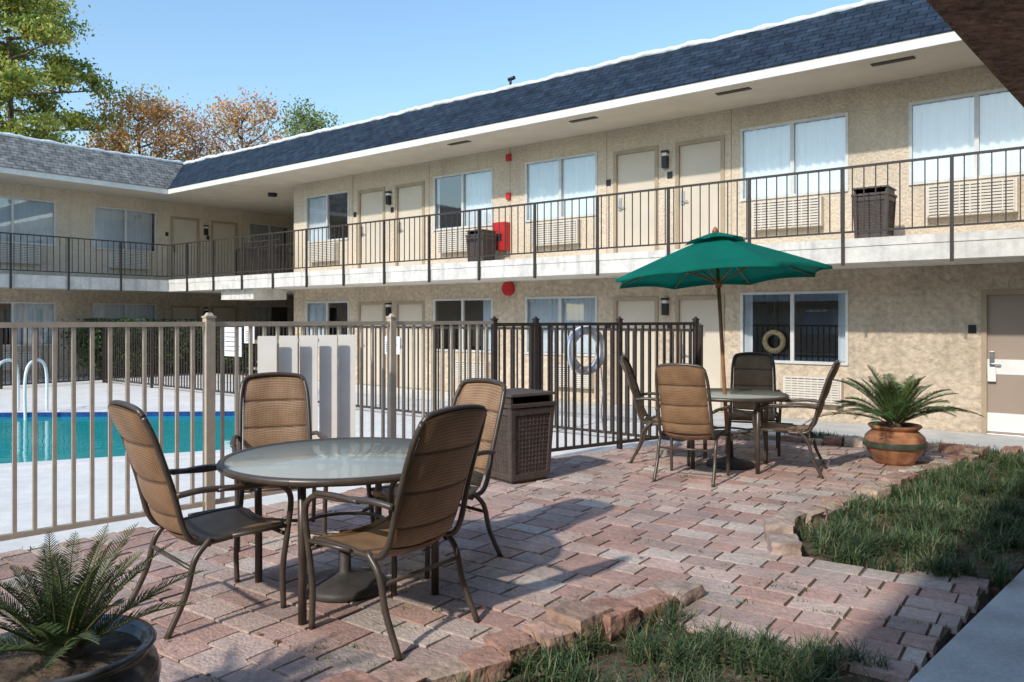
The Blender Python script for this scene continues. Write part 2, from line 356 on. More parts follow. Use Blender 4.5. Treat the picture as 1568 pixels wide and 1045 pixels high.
lv=MB(); P=np.array(sample(bedA,420)+sample(bedB,420)+sample(patio,200)); n=len(P); 
A=rng.uniform(0,6.28,n); R=rng.uniform(.008,.024,n); V=np.zeros((n,4,3)); zz=np.where(np.arange(n)<840,rng.uniform(-.025,.04,n),.006)
for i,(aa,ss) in enumerate(((0,1),(1.57,.55),(3.14,1),(4.71,.55))):
    V[:,i]=np.stack([P[:,0]+np.cos(A+aa)*R*ss,P[:,1]+np.sin(A+aa)*R*ss,zz+rng.uniform(0,.012,n)],1)
lv.arr(V.reshape(-1,3),4,[(0,1,2,3)],'leaf',np.array([(.25,.15,.08),(.34,.24,.13),(.18,.11,.06)])[rng.integers(0,3,n)]); lv.obj('fallen_leaves')
def stone_row(mb,p0,p1,h=.09,w=.17,zb=-.04,lmin=.16,lmax=.30):
    L=math.hypot(p1[0]-p0[0],p1[1]-p0[1]); dx,dy=(p1[0]-p0[0])/L,(p1[1]-p0[1])/L; t=0
    while t<L:
        l=random.uniform(lmin,lmax); cx,cy=p0[0]+dx*(t+l/2),p0[1]+dy*(t+l/2); t+=l+.006
        cx+=random.gauss(0,.015); cy+=random.gauss(0,.015)
        a=math.atan2(dy,dx)+random.gauss(0,.10); hh=h*random.uniform(.7,1.35); ww=w*random.uniform(.8,1.2)
        col=random.choice([(.40,.23,.17),(.48,.35,.26),(.52,.43,.34),(.36,.20,.15),(.44,.28,.21),(.36,.24,.18),(.42,.32,.26)])
        G=6; vs=[];fs=[];sd=random.random()*100
        def pt(x,y,z):
            v=Vector((x,y,z)); m=max(abs(x),abs(y),abs(z)); sph=v.normalized(); v=v*.82+sph*.22*m
            nzv=mnoise.noise(Vector((x*1.2+sd,y*1.2,z*1.2)))*.20+mnoise.noise(Vector((x*3.5+sd,y*3.5,z*3.5)))*.07; v*=(1+nzv)
            X,Y,Z=v.x*l/2,v.y*ww/2,v.z*hh/2
            return (cx+X*math.cos(a)-Y*math.sin(a),cy+X*math.sin(a)+Y*math.cos(a),zb+hh/2+Z+.01)
        for ax in range(3):
            for sg in (-1,1):
                o=len(vs)
                for i in range(G+1):
                    for j in range(G+1):
                        u=-1+2*i/G; v=-1+2*j/G; q=[0,0,0]; q[ax]=sg; q[(ax+1)%3]=u*sg; q[(ax+2)%3]=v; vs.append(pt(*q))
                for i in range(G):
                    for j in range(G): b=o+i*(G+1)+j; fs.append((b,b+G+1,b+G+2,b+1))
        mb.add(vs,fs,'stone',col,True)
st=MB()
stone_row(st,(-1.35,2.33),(.80,4.13),h=.12,w=.19)
stone_row(st,(1.70,4.97),(1.84,5.42),h=.15,w=.17)
stone_row(st,(1.9,5.52),(5.05,8.5),h=.10,w=.16)
stone_row(st,(5.0,8.62),(3.2,9.72),h=.10,w=.13); stone_row(st,(3.1,9.75),(2.5,9.9),h=.10,w=.13)
stone_row(st,W(-1.1,9.9),W(-1.1,10.6),h=.12,w=.14,zb=-.1)
st.obj('stone_border')
# ---------------------------------------------------------------- motel building (local frame u,v,z)
mo=empty('motel_building',(0,0,0),TH)
FV=12.76; FU=-23.1; BV=11.4; BU=-21.6
class Face:
    def __init__(s,kind): s.k=kind
    def box(s,mb,a0,a1,d0,d1,z0,z1,m):
        if s.k=='long': mb.box(a0,a1,FV+d0,FV+d1,z0,z1,m)
        elif s.k=='left': mb.box(FU-d1,FU-d0,a0,a1,z0,z1,m)
        elif s.k=='rear': mb.box(a0,a1,-11-d1,-11-d0,z0,z1,m)
        else: mb.box(1.3+d0,1.3+d1,a0,a1,z0,z1,m)
    def P(s,a,d,z):
        if s.k=='long': return (a,FV+d,z)
        if s.k=='left': return (FU-d,a,z)
        if s.k=='rear': return (a,-11-d,z)
        return (1.3+d,a,z)
def wall(F,a0,a1,z0,z1,ops,mk_lo,mk_hi,zs,mb):
    xs=sorted(set([a0,a1]+[o[0] for o in ops]+[o[1] for o in ops])); zz=sorted(set([z0,z1,zs]+[o[2] for o in ops]+[o[3] for o in ops]))
    for i in range(len(xs)-1):
        for j in range(len(zz)-1):
            cx,cz=(xs[i]+xs[i+1])/2,(zz[j]+zz[j+1])/2
            if any(o[0]<cx<o[1] and o[2]<cz<o[3] for o in ops): continue
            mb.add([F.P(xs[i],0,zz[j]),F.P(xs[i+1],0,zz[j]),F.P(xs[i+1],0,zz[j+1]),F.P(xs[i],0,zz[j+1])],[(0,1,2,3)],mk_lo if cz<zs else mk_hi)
    for o in ops:
        a,b,c,e=o; D=.14
        for q in (((a,c),(a,e)),((b,c),(b,e)),((a,c),(b,c)),((a,e),(b,e))):
            mb.add([F.P(q[0][0],0,q[0][1]),F.P(q[1][0],0,q[1][1]),F.P(q[1][0],D,q[1][1]),F.P(q[0][0],D,q[0][1])],[(0,1,2,3)],mk_lo if e<zs else mk_hi)
def window(F,a0,a1,z0,z1,wm,cm,cover):
    f=.045; m='alum'
    F.box(wm,a0,a1,-.015,.05,z1-f,z1-.001,m); F.box(wm,a0,a1,-.03,.05,z0+.001,z0+f,m)
    F.box(wm,a0+.001,a0+f,-.012,.048,z0+f,z1-f,m); F.box(wm,a1-f,a1-.001,-.012,.048,z0+f,z1-f,m)
    mid=(a0+a1)/2; F.box(wm,mid-.03,mid+.03,-.008,.046,z0+f,z1-f,m)
    for g0,g1,gd in ((a0+f,mid-.03,.02),(mid+.03,a1-f,.03)):
        wm.add([F.P(g0,gd,z0+f),F.P(g1,gd,z0+f),F.P(g1,gd,z1-f),F.P(g0,gd,z1-f)],[(0,1,2,3)],'glass')
    D=1.2
    for q in (((a0,z0),(a0,z1)),((a1,z0),(a1,z1)),((a0,z0),(a1,z0)),((a0,z1),(a1,z1))):
        cm.add([F.P(q[0][0],.141,q[0][1]),F.P(q[1][0],.141,q[1][1]),F.P(q[1][0],D,q[1][1]),F.P(q[0][0],D,q[0][1])],[(0,1,2,3)],'room')
    cm.add([F.P(a0,D,z0),F.P(a1,D,z0),F.P(a1,D,z1),F.P(a0,D,z1)],[(0,1,2,3)],'room')
    for c0,c1 in cover:
        s0=a0+(a1-a0)*c0; s1=a0+(a1-a0)*c1; n=max(8,int((s1-s0)/.016)); vs=[];fs=[]
        ph=random.random()*6
        for i in range(n+1):
            a=s0+(s1-s0)*i/n; dd=.095+.024*math.sin(a*(40+random.random()*.3)+ph+2.2*math.sin(a*5+ph))+.009*math.sin(a*95)
            vs+= [F.P(a,dd,z0+.05),F.P(a,dd*.8+.02,z1-.04)]
        for i in range(n): fs.append((2*i,2*i+2,2*i+3,2*i+1))
        cm.add(vs,fs,'curtain',(1,1,1),True)
def door(F,a0,a1,z0,z1,mb,col='door'):
    f=.07
    F.box(mb,a0,a0+f,-.02,.06,z0,z1,'dframe'); F.box(mb,a1-f,a1,-.02,.06,z0,z1,'dframe'); F.box(mb,a0+f,a1-f,-.018,.058,z1-f,z1,'dframe')
    F.box(mb,a0+f,a1-f,.03,.07,z0+.02,z1-f,col); F.box(mb,a0+f,a1-f,-.02,.03,z0,z0+.02,'steel')
    F.box(mb,a0+f+.03,a0+f+.09,.005,.03,z0+.93,z0+1.17,'steel'); F.box(mb,a0+f+.045,a0+f+.17,-.03,-.01,z0+.98,z0+1.0,'steel'); F.box(mb,a0+f+.045,a0+f+.065,-.03,.01,z0+.98,z0+1.0,'steel')
    F.box(mb,a0-.16,a0-.06,-.012,-.001,z0+1.42,z0+1.54,'black')
def acunit(F,a0,z0,mb,w=1.12,h=.46):
    F.box(mb,a0,a0+w,-.14,-.001,z0,z0+h,'ac')
    F.box(mb,a0+.03,a0+w-.03,-.143,-.1405,z0+.03,z0+h-.03,'rail')
    n=9
    for i in range(n): 
        z=z0+.035+i*(h-.07)/n; F.box(mb,a0+.03,a0+w-.03,-.16,-.1435,z,z+.03,'ac')
    for i in range(9): F.box(mb,a0+.03+i*(w-.075)/8,a0+.045+i*(w-.075)/8,-.163,-.1605,z0+.02,z0+h-.02,'ac')
def sconce(F,a,z,mb):
    F.box(mb,a-.05,a+.05,-.10,-.001,z-.16,z+.05,'black'); F.box(mb,a-.04,a+.04,-.09,-.002,z+.05,z+.11,'white'); F.box(mb,a-.06,a+.06,-.11,-.001,z+.11,z+.15,'black')
LZ=(.77,1.94); UZ=(3.47,4.70); DZ=(GZ,1.90); VZ=(2.59,4.64)
wm,cm,dm,am,wl=MB(),MB(),MB(),MB(),MB()
FL,FF,FA,FR=Face('long'),Face('left'),Face('annex'),Face('rear')
wins=[(-17.08,-15.34),(-12.41,-10.66),(-9.80,-8.06),(-5.22,-3.48),(-2.63,-.88)]
covU=[[(0,.48)],[(0,.06),(.5,1)],[(0,1)],[(0,1)],[(0,1)]]
covL=[[(0,.4)],[(.8,1)],[(0,.95)],[(.0,.10),(.90,1)]]
doorsU=[(-15.0,-14.02),(-13.66,-12.7),(-7.70,-6.76),(-6.42,-5.50),(.1,1.0)]
ops=[]
for i,(a,b) in enumerate(wins):
    ops.append((a,b,*UZ)); window(FL,a,b,*UZ,wm,cm,covU[i]); acunit(FL,(a+b)/2-.62,2.96,am)
    if i<4: ops.append((a,b,*LZ)); window(FL,a,b,*LZ,wm,cm,covL[i]); acunit(FL,(a+b)/2-.1,.16,am,w=.9,h=.42)
for a,b in doorsU: ops.append((a,b,*VZ)); door(FL,a,b,*VZ,dm)
for a,b in doorsU[:4]+[(-1.70,-.74)]: ops.append((a,b,*DZ)); door(FL,a,b,*DZ,dm,'door2' if a>-2 else 'door')
FL.box(dm,-1.63,-.81,.024,.0295,.72,.93,'white'); FL.box(dm,-1.63,-.81,.024,.0295,-.08,.18,'white'); FL.box(dm,-1.62,-1.52,-.03,.0235,.62,.82,'white')
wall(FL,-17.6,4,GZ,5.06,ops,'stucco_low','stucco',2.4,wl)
for a in (-6.6,-13.85): sconce(FL,a,4.36,dm); sconce(FL,a,1.72,dm)
lw=[(6.9,9.0),(9.98,11.82),(14.95,16.57),(2.2,4.1)]; ops=[]
for i,(a,b) in enumerate(lw):
    ops.append((a,b,*UZ)); window(FF,a,b,*UZ,wm,cm,[[(.15,1)],[(.0,.95)],[(0,.9)],[(0,1)]][i]); acunit(FF,(a+b)/2-.5,2.96,am)
    ops.append((a,b,*LZ)); window(FF,a,b,*LZ,wm,cm,[[(.5,1)],[(.0,1)],[(0,.6)],[(0,1)]][i]); acunit(FF,(a+b)/2-.5,.16,am)
for a,b in ((12.25,13.2),(13.6,14.55),(5.0,5.95)):
    ops.append((a,b,*VZ)); door(FF,a,b,*VZ,dm); ops.append((a,b,*DZ)); door(FF,a,b,*DZ,dm)
sconce(FF,13.4,4.3,dm); sconce(FF,13.4,1.7,dm)
wall(FF,-8,18,GZ,5.06,ops,'stucco_low','stucco',2.4,wl)
wl.box(-17.6,-17.45,FV+.001,18,GZ,5.06,'stucco'); wl.box(FU,-17.6,18.001,18.1,GZ,5.06,'stucco')
wl.box(-31,4,18.2,18.4,GZ,6.0,'stucco'); wl.box(-31,FU-1.5,-8.2,-8,GZ,6.0,'stucco')
for a in (-15.2,-12.55,-7.85,-5.38,-10.2): FL.box(wl,a-.008,a+.008,-.004,-.001,2.6,5.05,'dframe')
wl.obj('walls',mo); wm.obj('window_frames',mo); cm.obj('curtains',mo); dm.obj('doors_and_lights',mo,bevel=.004); am.obj('ac_units',mo)
rm=MB(); ua=-10.22
FL.box(rm,ua-.06,ua+.06,-.05,-.001,4.78,4.92,'red'); FL.box(rm,ua-.05,ua+.05,-.06,-.001,3.98,4.12,'red')
FL.box(rm,ua-.27,ua+.03,-.20,-.001,2.92,3.50,'red'); FL.box(rm,ua-.20,ua-.04,-.203,-.201,3.1,3.26,'black'); rm.tube([(ua,FV-.07,2.12),(ua,FV-.001,2.12)],.15,'red',20)
rm.obj('fire_equipment',mo,bevel=.006)
# solid ring standing in for a ring reflected in the ground-floor window
rg=MB(); rg.tube([(-4.62+.15*math.cos(i*math.pi/14),FV-.075,1.12+.15*math.sin(i*math.pi/14)) for i in range(29)],.045,'ring_reflection',10,cap=False); rg.tube([(-4.62,FV-.075,1.27),(-4.62,FV-.03,1.9)],.004,'ring_reflection',4); rg.obj('window_ring_reflection',None,rot=TH)
sl=MB(); ST,SB=2.59,2.27
sl.box(BU,4,BV,FV-.003,SB,ST,'slabw'); sl.box(FU+.003,BU,-8,17.99,SB,ST,'slabw'); sl.box(BU,-17.603,FV-.003,17.99,SB,ST,'slabw')
sl.box(BU,4,BV-.012,BV-.001,ST-.10,ST+.012,'slabw')
sl.obj('balcony_slab',mo)
so=MB(); SO=5.062
so.box(BU+.01,4,BV+.02,FV+.3,SO,SO+.05,'soffit'); so.box(FU-.3,BU+.01,-8,18,SO,SO+.05,'soffit'); so.box(BU+.01,-17.3,FV+.3,18,SO,SO+.05,'soffit')
for a in (-2.9,-5.2,-8.0,-11): so.box(a,a+.55,BV+.30,BV+.42,SO-.012,SO-.001,'rail')
so.tube([(-19.2,13.2,SO-.09),(-19.2,13.2,SO-.001)],.13,'black',16)
so.box(BU-.0,4,BV-.03,BV+.018,5.045,5.185,'fascia'); so.box(BU-.018,BU+.03,-8,BV-.031,5.045,5.185,'fascia')
so.obj('soffit_and_fascia',mo)
rf=MB(); RT=6.17; RR=1.0
rf.add([(BU-.03,BV-.05,5.187),(4,BV-.05,5.187),(4,BV+RR,RT),(BU-RR,BV+RR,RT)],[(0,1,2,3)],'shN')
rf.add([(BU+.05,-8,5.189),(BU+.05,BV-.03,5.189),(BU-RR,BV+RR,RT),(BU-RR,-8,RT)],[(0,1,2,3)],'shG')
rf.add([(BU-RR,BV+RR,6.0),(4,BV+RR,6.0),(4,18.3,6.0),(BU-RR,18.3,6.0)],[(0,1,2,3)],'coping'); rf.add([(-31,-8,6.0),(BU-RR,-8,6.0),(BU-RR,18.3,6.0),(-31,18.3,6.0)],[(0,1,2,3)],'coping')
rf.obj('roof',mo)
cp=MB()
def coping(p0,p1):
    L=math.dist(p0,p1); n=int(L/.12); pts=[];R_=[]
    for i in range(n+1):
        t=i/n; pts.append((p0[0]+(p1[0]-p0[0])*t,p0[1]+(p1[1]-p0[1])*t+random.uniform(-.01,.01),RT+.015+random.uniform(-.010,.012)+.014*math.sin(i*.16)+.03*mnoise.noise(Vector((i*.3,0,0))))); R_.append(.055+.022*mnoise.noise(Vector((i*.5,5,0))))
    cp.tube(pts,R_,'coping',8)
coping((BU-RR,BV+RR+.02,0),(4,BV+RR+.02,0)); coping((BU-RR-.02,-8,0),(BU-RR-.02,BV+RR,0))
cp.tube([(-9.9,BV+RR,RT+.05),(-9.9,BV+RR,RT+.18)],.025,'black',8); cp.tube([(-9.95,BV+RR,RT+.17),(-9.8,BV+RR,RT+.19)],.04,'black',8)
cp.obj('roof_coping',mo)
def railing(mb,p0,p1,z0,h,sp,post,k,posts_down=0,psz=.04,pk=.014,first=0):
    L=math.hypot(p1[0]-p0[0],p1[1]-p0[1]); a=math.atan2(p1[1]-p0[1],p1[0]-p0[0]); dx,dy=math.cos(a),math.sin(a)
    cx,cy=(p0[0]+p1[0])/2,(p0[1]+p1[1])/2
    mb.obox(cx,cy,a,L,.045,z0+h-.03,z0+h,k); mb.obox(cx,cy,a,L,.028,z0+.09,z0+.115,k)
    n=int(L/sp)
    for i in range(n+1): 
        t=i*sp; mb.obox(p0[0]+dx*t,p0[1]+dy*t,a,pk,pk,z0+.116,z0+h-.031,k)
    t=first
    while t<=L+.01:
        mb.obox(p0[0]+dx*t,p0[1]+dy*t,a,psz,psz,z0-posts_down,z0+h-.002,k); t+=post
rl=MB()
railing(rl,(4.0,BV-.035),(BU,BV-.035),ST,1.01,.15,1.335,'rail',posts_down=.36,first=.5)
railing(rl,(BU+.035,BV-.05),(BU+.035,-8),ST,1.01,.15,1.335,'rail',posts_down=.36,first=1.3)
railing(rl,(-21.2,13.3),(-17.65,13.3),ST,1.01,.13,1.2,'rail'); railing(rl,(-21.2,13.3),(-21.2,17.5),ST,1.01,.13,1.2,'rail')
railing(rl,(-19.2,12.3),(-17.65,12.3),ST,1.01,.12,1.2,'rail')
rl.obj('balcony_railing',mo)
sm=MB()
for i in range(14): sm.box(-20.9,-19.7,13.5+i*.28,13.85+i*.28,GZ+i*.19+.1,GZ+i*.19+.16,'conc')
sm.box(-19.2,-17.7,11.6,12.6,2.0,2.265,'slabw'); sm.obj('stair',mo)
# ---------------------------------------------------------------- annex building overhead / behind camera
an=empty('annex_building',(0,0,0),0)
b=MB(); ex,ey=(1.69,3.20),(3.155,4.83); dd=(.668,.744)
b.prism([(ex[0]-dd[0]*9,ex[1]-dd[1]*9),(ex[0]-dd[0]*9+1.9,ex[1]-dd[1]*9-1.6),(ex[0]+dd[0]*7+1.3,ex[1]+dd[1]*7-1.4),(ex[0]+dd[0]*7,ex[1]+dd[1]*7)],2.80,3.05,'brown',True); b.obj('balcony_slab',an)
aw=[(1,2.75,*UZ),(4,5.75,*UZ),(1,2.75,*LZ),(7,8.75,*LZ)]
b=MB(); wall(FA,-11,11.3,GZ,5.06,aw,'stucco_low','stucco',2.4,b)
b.box(-.3,5,-11,11.3,SO,SO+.05,'soffit'); b.box(-.35,-.302,-11,11.3,5.03,5.23,'white')
rw=[(a,a+1.75,*z) for a in (-20,-16,-12,-8,-4.5) for z in (UZ,LZ)]
wall(FR,-24,1.3,GZ,5.06,rw,'stucco_low','stucco',2.4,b); b.box(-24,1.29,-11,-9.7,SO,SO+.05,'soffit'); b.box(-24,1.29,-10.99,-9.7,2.27,2.58,'slabw'); b.box(-24,1.29,-9.69,-9.65,5.03,5.2,'fascia')
b.obj('walls_and_soffit',an,rot=TH)
b=MB(); b.add([(-.36,-11,5.232),(-.36,11.3,5.232),(.7,11.3,6.2),(.7,-11,6.2)],[(0,1,2,3)],'shG'); b.add([(.7,-11,6.2),(.7,11.3,6.2),(5,11.3,6.2),(5,-11,6.2)],[(0,1,2,3)],'coping')
b.add([(-24,-9.6,5.2),(1.2,-9.6,5.2),(1.2,-10.6,6.1),(-24,-10.6,6.1)],[(0,1,2,3)],'shN'); b.add([(-24,-10.6,6.1),(1.2,-10.6,6.1),(1.2,-18,6.1),(-24,-18,6.1)],[(0,1,2,3)],'coping'); b.obj('roof',an,rot=TH)
wm,cm=MB(),MB()
for q in aw: window(FA,*q,wm,cm,[(0,1)])
for q in rw: window(FR,*q,wm,cm,[(0,1)])
wm.obj('window_frames',an,rot=TH); cm.obj('curtains',an,rot=TH)
b=MB(); railing(b,(-.35,-8),(-.35,11.2),3.05,1.0,.15,1.335,'rail'); railing(b,(-24,-9.73),(-.5,-9.73),2.58,1.0,.15,1.335,'rail'); b.obj('railing',an,rot=TH)
# ---------------------------------------------------------------- pool fence
A=(-3.29,5.04); C=(-.2,8.1); Ee=(2.3,9.8)
dA=((C[0]-A[0]),(C[1]-A[1])); LA=math.hypot(*dA); dA=(dA[0]/LA,dA[1]/LA); aA=math.atan2(dA[1],dA[0])
def fA(t,o=0): return (A[0]+dA[0]*t-dA[1]*o,A[1]+dA[1]*t+dA[0]*o)
fe=empty('pool_fence')
def fence(mb,p0,p1,zb,h,sp,k,pk=.02,posts=(),psz=.05):
    L=math.hypot(p1[0]-p0[0],p1[1]-p0[1]); a=math.atan2(p1[1]-p0[1],p1[0]-p0[0]); dx,dy=math.cos(a),math.sin(a); cx,cy=(p0[0]+p1[0])/2,(p0[1]+p1[1])/2
    mb.obox(cx,cy,a,L,.034,zb+h-.035,zb+h,k); mb.obox(cx,cy,a,L,.034,zb+.07,zb+.105,k)
    n=int(L/sp)
    for i in range(n+1):
        t=i*sp+.03; mb.obox(p0[0]+dx*t,p0[1]+dy*t,a,pk,pk,zb+.106,zb+h-.036,k)
    for t,s in posts:
        x,y=p0[0]+dx*t,p0[1]+dy*t; mb.obox(x,y,a,s,s,zb-.1,zb+h+.03,k); mb.obox(x,y,a,s+.012,s+.012,zb+h+.03,zb+h+.045,k); mb.obox(x,y,a,s-.012,s-.012,zb+h+.045,zb+h+.07,k,taper=.014)
f=MB(); P0=fA(-3.2); fence(f,P0,C,0,1.475,.116,'fence',pk=.024,posts=[(3.2-1.6,.05),(3.2+1.365,.07),(3.2+3.075,.06)]); f.obj('front_run',fe)
f=MB(); fence(f,C,Ee,-.02,1.475,.116,'fenced',pk=.022,posts=[(.02,.05),(.55,.05),(1.75,.05),(3.02,.055)]); f.obj('side_run',fe)
f=MB()
for i in range(5):
    x,y=fA(1.80+i*.185,-.085); f.obox(x,y,aA-.55,.145,.014,.38,1.36,'slat')  # slats turned towards the sun so their faces come out bright
f.obox(*fA(2.17,-.03),aA,.9,.02,1.30,1.33,'fence'); f.obox(*fA(2.17,-.03),aA,.9,.02,.45,.48,'fence')
f.obj('gate_panel',fe)
f=MB(); fence(f,W(-4.25,9.12),W(-20.5,9.12),GZ,1.5,.115,'fenced',posts=[(i*2.3,.05) for i in range(8)]); fence(f,W(-20.5,9.12),W(-20.5,-7),GZ,1.5,.115,'fenced',posts=[(i*2.3,.05) for i in range(7)]); f.obj('far_run',fe)
for (u0,u1,z0,z1) in ((-14.9,-14.25,.72,1.32),(-14.15,-13.8,1.0,1.34),(-10.0,-9.6,.9,1.2)):
    s=MB(); s.box(u0,u1,9.06,9.075,z0,z1,'signm')
    for i in range(5):
        z=z1-.1-i*(z1-z0-.12)/5; s.box(u0+.06,u1-.06-.1*random.random(),9.056,9.0595,z-.012,z,'black' if i else 'red')
    s.obj('pool_rules_sign',None,rot=TH)
lr=MB(); R=.23; pts=[]
for i in range(33): a=i*2*math.pi/32; pts.append((R*math.cos(a),0,R*math.sin(a)))
lr.tube(pts,.055,'ring',12,cap=False)
for i in range(4):
    a=math.pi/4+i*math.pi/2; lr.tube([((R)*math.cos(a-.12),0,R*math.sin(a-.12)),(R*math.cos(a),0,R*math.sin(a)),(R*math.cos(a+.12),0,R*math.sin(a+.12))],.058,'signm',12)
lr.tube([(.2,-.03,-.2),(.23,-.03,-.5),(.2,-.03,-.7),(.24,-.03,-.95)],.008,'ring',6)
aR=math.atan2(Ee[1]-C[1],Ee[0]-C[0]); lr.obj('life_ring',None,(.88-.075*math.sin(aR),8.83+.075*math.cos(aR),1.14),aR)
# ---------------------------------------------------------------- chairs
def chair_meshes():
    f=MB(); W2=.245
    for sx in (-1,1):
        f.tube(cr([(sx*W2,.27,.425),(sx*W2,.1,.425),(sx*W2,-.14,.41),(sx*W2,-.235,.47),(sx*(W2-.005),-.30,.70),(sx*(W2-.012),-.375,.93),(sx*(W2-.03),-.42,1.04)],6),.015,'frame',8)
        f.tube(cr([(sx*(W2+.015),-.285,.66),(sx*(W2+.04),-.16,.675),(sx*(W2+.05),.06,.66),(sx*(W2+.05),.20,.655),(sx*(W2+.045),.285,.58),(sx*(W2+.035),.275,.40),(sx*(W2+.03),.25,.20),(sx*(W2+.03),.255,.0)],7),.0155,'frame',8)
        f.tube(cr([(sx*(W2+.015),-.12,.43),(sx*(W2+.018),-.20,.34),(sx*(W2+.02),-.245,.18),(sx*(W2+.025),-.335,.0)],6),.0155,'frame',8)
        f.tube(cr([(sx*(W2+.045),-.10,.665),(sx*(W2+.055),.06,.675),(sx*(W2+.055),.19,.67)],5),.020,'frame',8,flat=.6)
        f.tube([(sx*(W2+.03),-.02,.425),(sx*(W2+.036),.268,.425)],.011,'frame',8)
    f.tube([(-W2-.03,.26,.385),(W2+.03,.26,.385)],.011,'frame',8); f.tube([(-W2-.02,-.215,.30),(W2+.02,-.215,.30)],.011,'frame',8)
    f.tube([(-W2,-.12,.395),(W2,-.12,.395)],.011,'frame',8)
    f.tube(cr([(-W2+.03,-.42,1.04),(-W2+.075,-.437,1.075),(0,-.452,1.09),(W2-.075,-.437,1.075),(W2-.03,-.42,1.04)],5),.015,'frame',8)
    def pad(ctrl,np_,w0,w1,bul,sagdir,crown=0):
        m=MB(); cv=cr(ctrl,8); n=len(cv); NX=10
        fine=[]
        for i in range(n-1):
            for j in range(4): fine.append(cv[i].lerp(cv[i+1],j/4))
        fine.append(cv[-1]); n=len(fine)
        for side in (1,-1):
            vs=[];fs=[];cs=[]
            for i,pnt in enumerate(fine):
                s=i/(n-1); a=fine[max(0,i-1)]; b=fine[min(n-1,i+1)]; t=(b-a).normalized(); nr=Vector((1,0,0)).cross(t).normalized()
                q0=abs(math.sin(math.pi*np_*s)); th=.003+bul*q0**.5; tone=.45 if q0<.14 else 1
                w=w0+(w1-w0)*s
                for j in range(NX+1):
                    x=-w+2*w*j/NX; e=1-(2*j/NX-1)**2
                    q_=pnt+nr*(side*th*(min(1,e*3))-sagdir*.03*e)
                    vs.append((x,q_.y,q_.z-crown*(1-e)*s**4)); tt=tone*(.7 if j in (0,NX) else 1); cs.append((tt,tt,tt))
            for i in range(n-1):
                for j in range(NX):
                    q=i*(NX+1)+j; fs.append((q,q+1,q+NX+2,q+NX+1))
            m.add(vs,fs,'sling',cs,True)
        return m
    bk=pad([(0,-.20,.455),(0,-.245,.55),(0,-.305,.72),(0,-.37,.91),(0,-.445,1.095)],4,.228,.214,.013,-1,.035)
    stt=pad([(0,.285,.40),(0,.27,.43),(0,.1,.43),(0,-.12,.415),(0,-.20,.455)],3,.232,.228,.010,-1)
    return f.obj('frame',mesh_only=True),bk.obj('back',mesh_only=True),stt.obj('seat',mesh_only=True)
CF,CB,CS=chair_meshes()
def chair(x,y,fx,fy,z=0):
    e=empty('patio_chair',(x,y,z),math.atan2(fy,fx)-math.pi/2)
    inst('frame',CF,e); inst('back_sling',CB,e); inst('seat_sling',CS,e)
chair(-1.56,4.09,.72,.69); chair(-.60,3.86,-.80,.60); chair(-1.60,5.38,.36,-.93); chair(-.50,4.90,-.72,-.70)
chair(1.62,8.30,.95,-.25); chair(1.70,7.38,.46,.88); chair(2.72,8.85,-.30,-.95); chair(2.72,7.72,-.90,.42)
def table(name,x,y,R,rot):
    e=empty(name,(x,y,0),rot)
    m=MB(); m.lathe([(0,.722),(R-.03,.722),(R-.028,.728),(R-.03,.734),(0,.734)],0,0,'table_glass',64); m.obj('glass_top',e)
    m=MB(); pts=[(R*math.cos(i*2*math.pi/64)*.985,R*math.sin(i*2*math.pi/64)*.985,.722) for i in range(65)]
    m.tube(pts,.02,'frame',10,cap=False)
    for i in range(4):
        a=i*math.pi/2; c_,s_=math.cos(a),math.sin(a)
        m.tube([(c_*R*.80,s_*R*.80,.71),(c_*R*.79,s_*R*.79,.35),(c_*R*.79,s_*R*.79,0)],.021,'frame',10)
        m.tube([(c_*R*.95,s_*R*.95,.70),(c_*.05,s_*.05,.70)],.013,'frame',8)
    m.tube([(R*.35*math.cos(i*2*math.pi/24),R*.35*math.sin(i*2*math.pi/24),.36) for i in range(25)],.010,'frame',8,cap=False)
    for i in range(4):
        a=i*math.pi/2; m.tube([(math.cos(a)*R*.79,math.sin(a)*R*.79,.36),(math.cos(a)*R*.35,math.sin(a)*R*.35,.36)],.010,'frame',8)
    m.obj('frame_and_legs',e)
    m=MB(); m.lathe([(0,.0),(.235,.0),(.24,.02),(.225,.045),(.16,.06),(.06,.085),(.035,.10),(.03,.32),(0,.32)],0,0,'base',40); m.obj('umbrella_base',e)
    return e
table('round_patio_table',-.93,4.36,.66,math.radians(-101)); table('round_patio_table',2.22,7.98,.56,math.radians(20))
ue=empty('patio_umbrella',(2.19,7.90,-.02)); ue.rotation_euler=(math.radians(-3.2),math.radians(-2.0),math.radians(12))
u=MB(); R=1.10; zr=1.95; zp=2.39; n=8; NR=10; NA=10; 
def canopy(u,r0,r1,za,zb,k,lip):
    vs=[];fs=[];tot=n*NA
    for i in range(NR+1):
        s=i/NR; r=r0+(r1-r0)*s
        for j in range(tot):
            a=2*math.pi*j/tot; ph=(j%NA)/NA; e=4*ph*(1-ph)
            rr=r*(1-(1-math.cos(math.pi/n))*e*.95) - .05*e*s
            z=za+(zb-za)*(s**1.06)-.045*e*s*(1.1-s)+.03*e*s**3
            vs.append((rr*math.cos(a),rr*math.sin(a),z))
    for i in range(NR):
        for j in range(tot): fs.append((i*tot+j,i*tot+(j+1)%tot,(i+1)*tot+(j+1)%tot,(i+1)*tot+j))
    if lip:
        o=len(vs)
        for j in range(tot):
            v=vs[NR*tot+j]; vs.append((v[0]*1.002,v[1]*1.002,v[2]-.03))
        for j in range(tot): fs.append((NR*tot+j,NR*tot+(j+1)%tot,o+(j+1)%tot,o+j))
    u.add(vs,fs,k,(1,1,1),True)
canopy(u,.10,R,zp-.045,zr,'umb',True); canopy(u,.01,.34,zp+.02,zp-.085,'umb',False); u.obj('canopy',ue)
